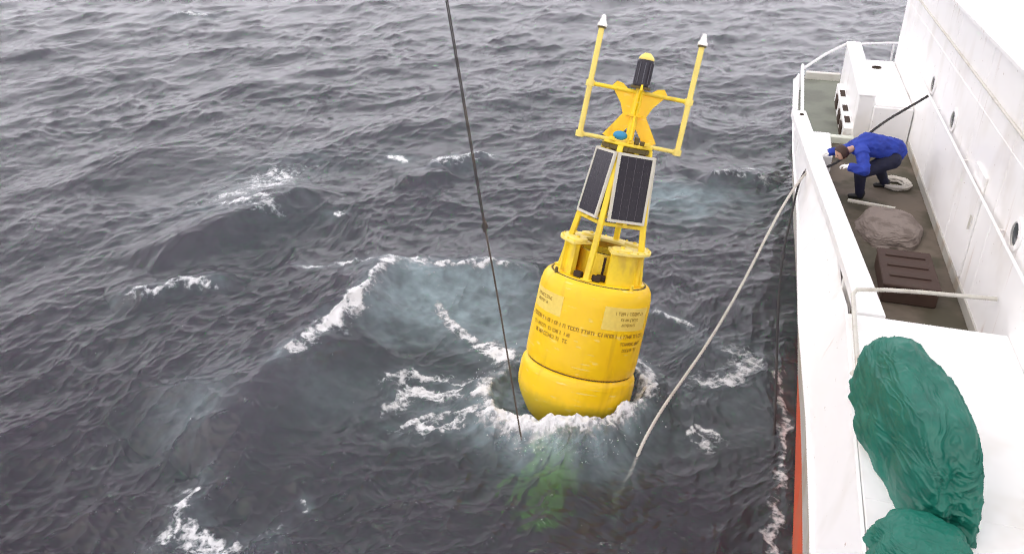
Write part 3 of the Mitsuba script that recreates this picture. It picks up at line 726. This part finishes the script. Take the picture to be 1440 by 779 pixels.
add('shackle', cat(sh.apply_translation(knot), tube([knot + [0, 0, 0.07], knot + [0, 0, -0.09]], 0.03, 8)), 'wire_dark', wire)

rp = np.array([1.16, 18.2, 2.62])
add('mooring_line', rope([rp + [0.35, 0.0, 0.12], rp + [0.1, 0.0, 0.03], rp + [-0.12, -0.35, -0.1], np.array([0.30, 15.6, 1.52]), np.array([-0.54, 12.7, 0.66]), np.array([-1.17, 10.62, 0.02]), np.array([-1.30, 10.33, -0.8]), np.array([-1.34, 10.25, -4.0])], 0.029), 'rope_pale', smooth=True,
    label='pale rope slanting from the white rail down into the water right of the buoy', cat_='rope')
add('hanging_line', rope([rp + [0.30, 0.12, 0.14], rp + [0.05, 0.06, 0.07], rp + [-0.1, 0.0, -0.2], np.array([1.0, 18.1, 1.95]), np.array([0.90, 17.0, 1.45]), np.array([0.88, 14.5, 0.75]), np.array([0.97, 11.9, 0.15]), np.array([1.0, 11.2, -0.4]), np.array([1.0, 11.2, -4.0])], 0.025), 'rope_dark', smooth=True,
    label='dark rope hanging down along the hull into the water', cat_='rope')

# ------------------------------------------------------------------ person on the deck
#@PERSON


def body(chain, length=0.025, smooth_it=12):
    """One continuous surface round the bones of chain: (p, r, q, s) ..."""
    total = None
    for p, r, q, s in chain:
        r, s = r * PS, s * PS
        a = m3.Manifold.sphere(r, 20).translate(tuple(map(float, p)))
        b = m3.Manifold.sphere(s, 20).translate(tuple(map(float, q)))
        hull = m3.Manifold.batch_hull([a, b])
        total = hull if total is None else total + hull
    mm = total.refine_to_length(length).to_mesh()
    t = trimesh.Trimesh(mm.vert_properties[:, :3], mm.tri_verts)
    v0 = np.asarray(t.vertices).copy()
    trimesh.smoothing.filter_taubin(t, iterations=smooth_it)
    v1 = np.asarray(t.vertices)
    t.vertices = np.where(np.linalg.norm(v1 - v0, axis=1, keepdims=True) > 1.5 * length, v0, v1)
    return t


person = thing('person', 'person in blue work jacket and dark trousers bending over a rope at the white rail', 'person')
A = lambda *v: np.array([2.22, 17.72, 2.2]) + PS * (np.array(v, float) - np.array([2.25, 17.7, 2.2])) if abs(v[1]) > 10 else PS * np.array(v, float)
PS = 1.2
pelvis, chest, neck, head = A(2.72, 18.15, 3.02), A(2.25, 17.85, 3.20), A(2.02, 17.66, 3.17), A(1.83, 17.52, 3.12)
shL, shR = A(2.12, 17.98, 3.16), A(2.16, 17.52, 3.16)
hipL, hipR = A(2.72, 18.28, 2.92), A(2.72, 17.98, 2.92)
kneeR, ankR, kneeL, ankL = A(2.22, 17.72, 2.72), A(2.30, 17.85, 2.28), A(2.62, 18.45, 2.58), A(2.78, 18.55, 2.28)
elR, haR = A(2.22, 17.25, 2.93), A(1.93, 17.30, 2.96)
elL, haL = A(1.92, 18.0, 3.02), A(1.62, 17.85, 2.99)
# the whole figure under the clothes
add('body', body([(pelvis, .14, chest, .15), (chest, .13, neck, .06), (neck, .055, head, .06), (shR, .06, elR, .042), (elR, .04, haR, .028), (shL, .06, elL, .042), (elL, .04, haL, .028)], 0.03), 'skin', person, smooth=True)
hd = trimesh.creation.icosphere(4, 1.0)
v = np.asarray(hd.vertices).copy()
# local head: x forward (face), y left, z up
v[:, 2] *= 1.22
v[:, 1] *= 0.88
face = np.clip(v[:, 0], 0, 1)
v[:, 0] -= 0.10 * face * (np.abs(v[:, 2]) > 0.9)
v[:, 0] += 0.24 * np.exp(-((v[:, 1] / 0.16) ** 2) - ((v[:, 2] + 0.12) / 0.2) ** 2) * (face > 0.4)      # nose
v[:, 0] -= 0.10 * (np.exp(-(((np.abs(v[:, 1]) - 0.34) / 0.16) ** 2) - ((v[:, 2] - 0.12) / 0.12) ** 2)) * (face > 0.3)  # eye sockets
v[:, 0] -= 0.05 * np.exp(-((v[:, 1] / 0.3) ** 2) - ((v[:, 2] + 0.5) / 0.07) ** 2) * (face > 0.3)      # mouth
v[:, 0] += 0.10 * np.exp(-((v[:, 1] / 0.3) ** 2) - ((v[:, 2] + 0.85) / 0.2) ** 2) * (face > 0.1)      # chin
hf = N([-0.75, -0.35, -0.56])
hu = N(np.array([-0.45, -0.1, 0.75]) - hf * (np.array([-0.45, -0.1, 0.75]) @ hf))
hl = np.cross(hu, hf)
toh = lambda v: head + 0.105 * PS * (v[:, :1] * hf + v[:, 1:2] * hl + v[:, 2:3] * hu)
hd.vertices = toh(v)
hk = add('head', hd, 'skin', person, smooth=True)
ear = [trimesh.creation.icosphere(2, 1.0).apply_scale((0.16, 0.07, 0.24)).apply_translation((0.0, 0.9 * s, -0.05)) for s in (-1, 1)]
for e in ear: e.vertices = toh(np.asarray(e.vertices)); add('ear', e, 'skin', hk, smooth=True)
for s in (-1, 1):
    e = trimesh.creation.icosphere(2, 0.09).apply_translation((0.84, 0.34 * s, 0.12)); e.vertices = toh(np.asarray(e.vertices)); add('eye', e, 'boot_black', hk, smooth=True)
hr = trimesh.creation.icosphere(4, 1.0)
v = np.asarray(hr.vertices).copy()
keep = (v[:, 0] < 0.42 + 0.55 * np.clip(v[:, 2] - 0.35, 0, 1)) & (v[:, 2] > -0.62)
v = v * (1.13 + 0.10 * (meshkit.fbm(v * 5, 3, 9)[:, None] - 0.5))
v[:, 2] *= 1.2
v[:, 1] *= 0.93
hr.update_faces(keep[np.asarray(hr.faces)].all(1))
hr.vertices = toh(v)
add('hair', hr, 'hair', person, smooth=True, label='short dark brown hair')
j = body([(pelvis + A(0.04, 0.02, 0.02), .19, chest, .20), (chest, .19, neck + A(0.05, .05, -.01), .10), (shR, .10, elR, .075), (elR, .072, elR + 0.78 * (haR - elR), .055),
          (shL, .10, elL, .075), (elL, .072, elL + 0.78 * (haL - elL), .055), (shL, .11, shR, .11)], 0.02, 8)
jv, jn = np.asarray(j.vertices), np.asarray(j.vertex_normals)
j.vertices = jv + jn * (0.05 * (meshkit.fbm(jv * np.array([8, 14, 8]), 4, 12) - 0.5) + 0.03 * (1 - np.abs(2 * meshkit.fbm(jv * np.array([5, 9, 9]), 2, 17) - 1)) ** 3)[:, None]
add('jacket', j, 'cloth_blue', person, smooth=True, label='bright blue work jacket')
tr = body([(hipL, .15, kneeL, .105), (kneeL, .10, ankL, .075), (hipR, .155, kneeR, .11), (kneeR, .105, ankR, .075), (hipL, .16, hipR, .16)], 0.022, 8)
tv, tn = np.asarray(tr.vertices), np.asarray(tr.vertex_normals)
tr.vertices = tv + tn * (0.025 * (meshkit.fbm(tv * 11, 3, 13) - 0.5))[:, None]
add('trousers', tr, 'cloth_navy', person, smooth=True, label='dark navy trousers')
for an in (ankR, ankL):
    add('boot', body([(an + A(0.02, 0, 0.02), .07, an + A(0.02, 0, -.03), .06), (an + A(0.03, 0, -.03), .05, an + A(-0.16, -.02, -.04), .04)], 0.02, 6), 'boot_black', person, smooth=True)


def hand(wrist, to, palm_n, s=1.0):
    """A glove: palm, four curled fingers, a thumb from the side."""
    f = N(to)
    wrist = np.asarray(wrist, float)
    W = lambda q: wrist + PS * (q - wrist)
    pn = N(np.asarray(palm_n, float) - f * (np.asarray(palm_n) @ f))
    sd = np.cross(f, pn)
    ch = [(wrist, .03, wrist + f * .05, .032), (wrist + f * .05 + sd * .022, .022, wrist + f * .085 + sd * .026, .018), (wrist + f * .05 - sd * .022, .022, wrist + f * .085 - sd * .026, .018)]
    for k, L in enumerate((.062, .075, .070, .055)):
        b = wrist + f * .088 + sd * (0.030 - 0.020 * k)
        m1, m2 = b + f * L * .5 + pn * .012, b + f * L * .72 + pn * .04
        ch += [(b, .0105, m1, .010), (m1, .010, m2, .009), (m2, .009, m2 - f * .012 + pn * .02, .008)]
    tb = wrist + f * .03 + sd * .03
    t1 = tb + sd * .03 + f * .03 + pn * .012
    ch += [(tb, .014, t1, .012), (t1, .012, t1 + f * .025 + pn * .02, .010)]
    return body([(W(a), r, W(b), q) for a, r, b, q in ch], 0.007, 5)


add('glove', hand(elR + 0.85 * (haR - elR), haR - elR, (0, 0, -1)), 'glove_white', person, smooth=True, label='white work glove')
add('glove', hand(elL + 0.85 * (haL - elL), haL - elL, (0, 0, -1)), 'glove_white', person, smooth=True)
add('cuff', body([(elR + 0.66 * (haR - elR), .062, elR + 0.84 * (haR - elR), .056)], 0.02, 2), 'glove_white', person, smooth=True, label='white cuff')

add('handled_line', rope([(1.50, 17.62, 2.93), (1.72, 17.85, 3.0), (2.02, 18.25, 3.20), (2.35, 18.75, 3.42), (3.0, 19.6, 3.7), (3.62, 20.3, 3.95)], 0.03), 'rope_dark', smooth=True,
    label='dark rope held taut across the deck above the person in blue', cat_='rope')

# ------------------------------------------------------------------ loose gear on the deck


def draped(center, size, seed, fold=0.05, n=130, squash=2.6, folds=9, crease=0.05):
    """A cover hanging over something bulky: a rounded block whose sides fall in folds, with creases where the cloth is pulled."""
    u, w = np.meshgrid(np.linspace(0, 2 * np.pi, n * 2, endpoint=False), np.linspace(0, 1, n), indexing='xy')
    el = (1 - w) * np.pi / 2
    cx, sx = np.cos(u), np.sin(u)
    rr = (np.abs(cx) ** squash + np.abs(sx) ** squash) ** (-1 / squash)
    prof, hgt = np.cos(el) ** 0.55, np.sin(el) ** 0.75
    P0 = np.stack([cx * prof, sx * prof, 2.0 * hgt], -1)
    dn = 1 - hgt
    ridge = np.sin(folds * u + 4 * meshkit.fbm(P0 * 1.5, 3, seed)) * 0.5 + 1.2 * (meshkit.fbm(P0 * np.array([4, 4, 1.2]), 4, seed + 1) - 0.5)
    q = meshkit.fbm(P0 * 1.3, 3, seed + 4)[..., None] * 1.5 + P0
    cr = (1 - np.abs(2 * meshkit.fbm(q * np.array([2.2, 2.2, 3.4]), 3, seed + 3) - 1)) ** 5 + 0.5 * (1 - np.abs(2 * meshkit.fbm(q * np.array([5, 5, 8]), 2, seed + 6) - 1)) ** 4
    rad = rr * prof * (1 + fold * ridge * (0.25 + dn) + 0.07 * dn ** 3 + crease * (cr - 0.5) * np.minimum(1, 4 * prof) + 0.20 * (meshkit.fbm(P0 * 0.9, 2, seed + 8) - 0.5))
    z = hgt * (1 + 0.22 * (meshkit.fbm(P0 * 1.2, 2, seed + 2) - 0.5) + crease * 0.9 * (cr - 0.5))
    G = np.stack([center[0] + size[0] * rad * cx, center[1] + size[1] * rad * sx, center[2] + size[2] * z], -1)
    return grid_mesh(G[::-1], closed=True)


tc, tn = np.array([2.02, 7.95, 3.10]), 130
tarp_mesh = draped(tc, (0.40, 1.20, 1.02), 5, 0.15, crease=0.034, folds=6).apply_transform(trimesh.transformations.rotation_matrix(math.radians(12), (0, 0, 1), tc))
tarp_key = add('green_tarpaulin', tarp_mesh, 'tarp_green', smooth=True, label='large green tarpaulin hanging in folds over gear at the right edge', cat_='tarpaulin')
add('green_bundle', draped((1.98, 6.35, 3.10), (0.42, 0.42, 0.36), 9, 0.12, crease=0.03), 'tarp_green', smooth=True, label='small rolled green bundle in the lower right corner', cat_='tarpaulin')
add('canvas_heap', draped((2.75, 16.3, 2.2), (0.55, 0.85, 0.26), 15, 0.10, folds=6, crease=0.03), 'canvas_grey', smooth=True, label='crumpled grey-brown canvas heap on the dark deck', cat_='canvas')
add('brown_chest', cat(box([2.35, 13.2, 2.203], [3.2, 14.6, 2.5], 0.02), box([2.33, 13.18, 2.503], [3.22, 14.62, 2.56], 0.015), box([2.60, 13.16, 2.40], [2.68, 13.18, 2.52], 0.004), box([2.88, 13.16, 2.40], [2.96, 13.18, 2.52], 0.004), *[box([2.45, y, 2.561], [3.1, y + 0.06, 2.585], 0.008) for y in (13.5, 13.9, 14.3)]), 'box_brown', label='low dark brown chest on the deck nearer than the canvas heap', cat_='chest')
cl = [(3.1 + (0.16 + 0.028 * (k / 24)) * math.cos(k * math.pi / 12), 18.9 + (0.20 + 0.03 * (k / 24)) * math.sin(k * math.pi / 12), 2.24 + 0.05 * ((k // 24) % 2) + 0.006 * math.sin(k * 1.7)) for k in range(24 * 6)]
add('coiled_line', rope(cl, 0.026, pitch=0.15), 'rope_pale', smooth=True, label='coil of pale rope lying on the dark deck behind the person', cat_='rope')
add('deck_bar', beam((2.0, 17.3, 2.36), (2.9, 17.1, 2.36), 0.06, 0.06), 'pipe_grey', label='pale bar lying across the deck at the feet of the person', cat_='bar')

# ------------------------------------------------------------------ spray
#@SPRAY
dp = []
g3 = np.random.default_rng(19)
ico = trimesh.creation.icosphere(0, 1.0)
for k in range(520):
    if k < 330:
        a = g3.normal(-1.9, 1.0)
        r_ = 1.5 + abs(g3.normal(0, 0.16)); x_, y_ = BASE[0] + r_ * math.cos(a), BASE[1] + r_ * math.sin(a); z_ = 0.12 + abs(g3.normal(0.1, 0.13))
    else:
        cp = np.array(STROKES['crest'][2]); t_ = g3.uniform(0, len(cp) - 1.001); i_ = int(t_)
        x_, y_ = cp[i_] + (cp[i_ + 1] - cp[i_]) * (t_ - i_) + g3.normal(0, 0.14, 2); z_ = 0.42 + abs(g3.normal(0, 0.08))
    d_ = ico.copy(); d_.apply_scale(g3.uniform(0.003, 0.011) * np.array([1, 1, g3.uniform(0.7, 1.4)])); d_.apply_translation((x_, y_, z_)); dp.append(d_)
add('spray', cat(*dp), 'foam_white', smooth=True, label='white spray drops above the foam round the buoy', kind='stuff')
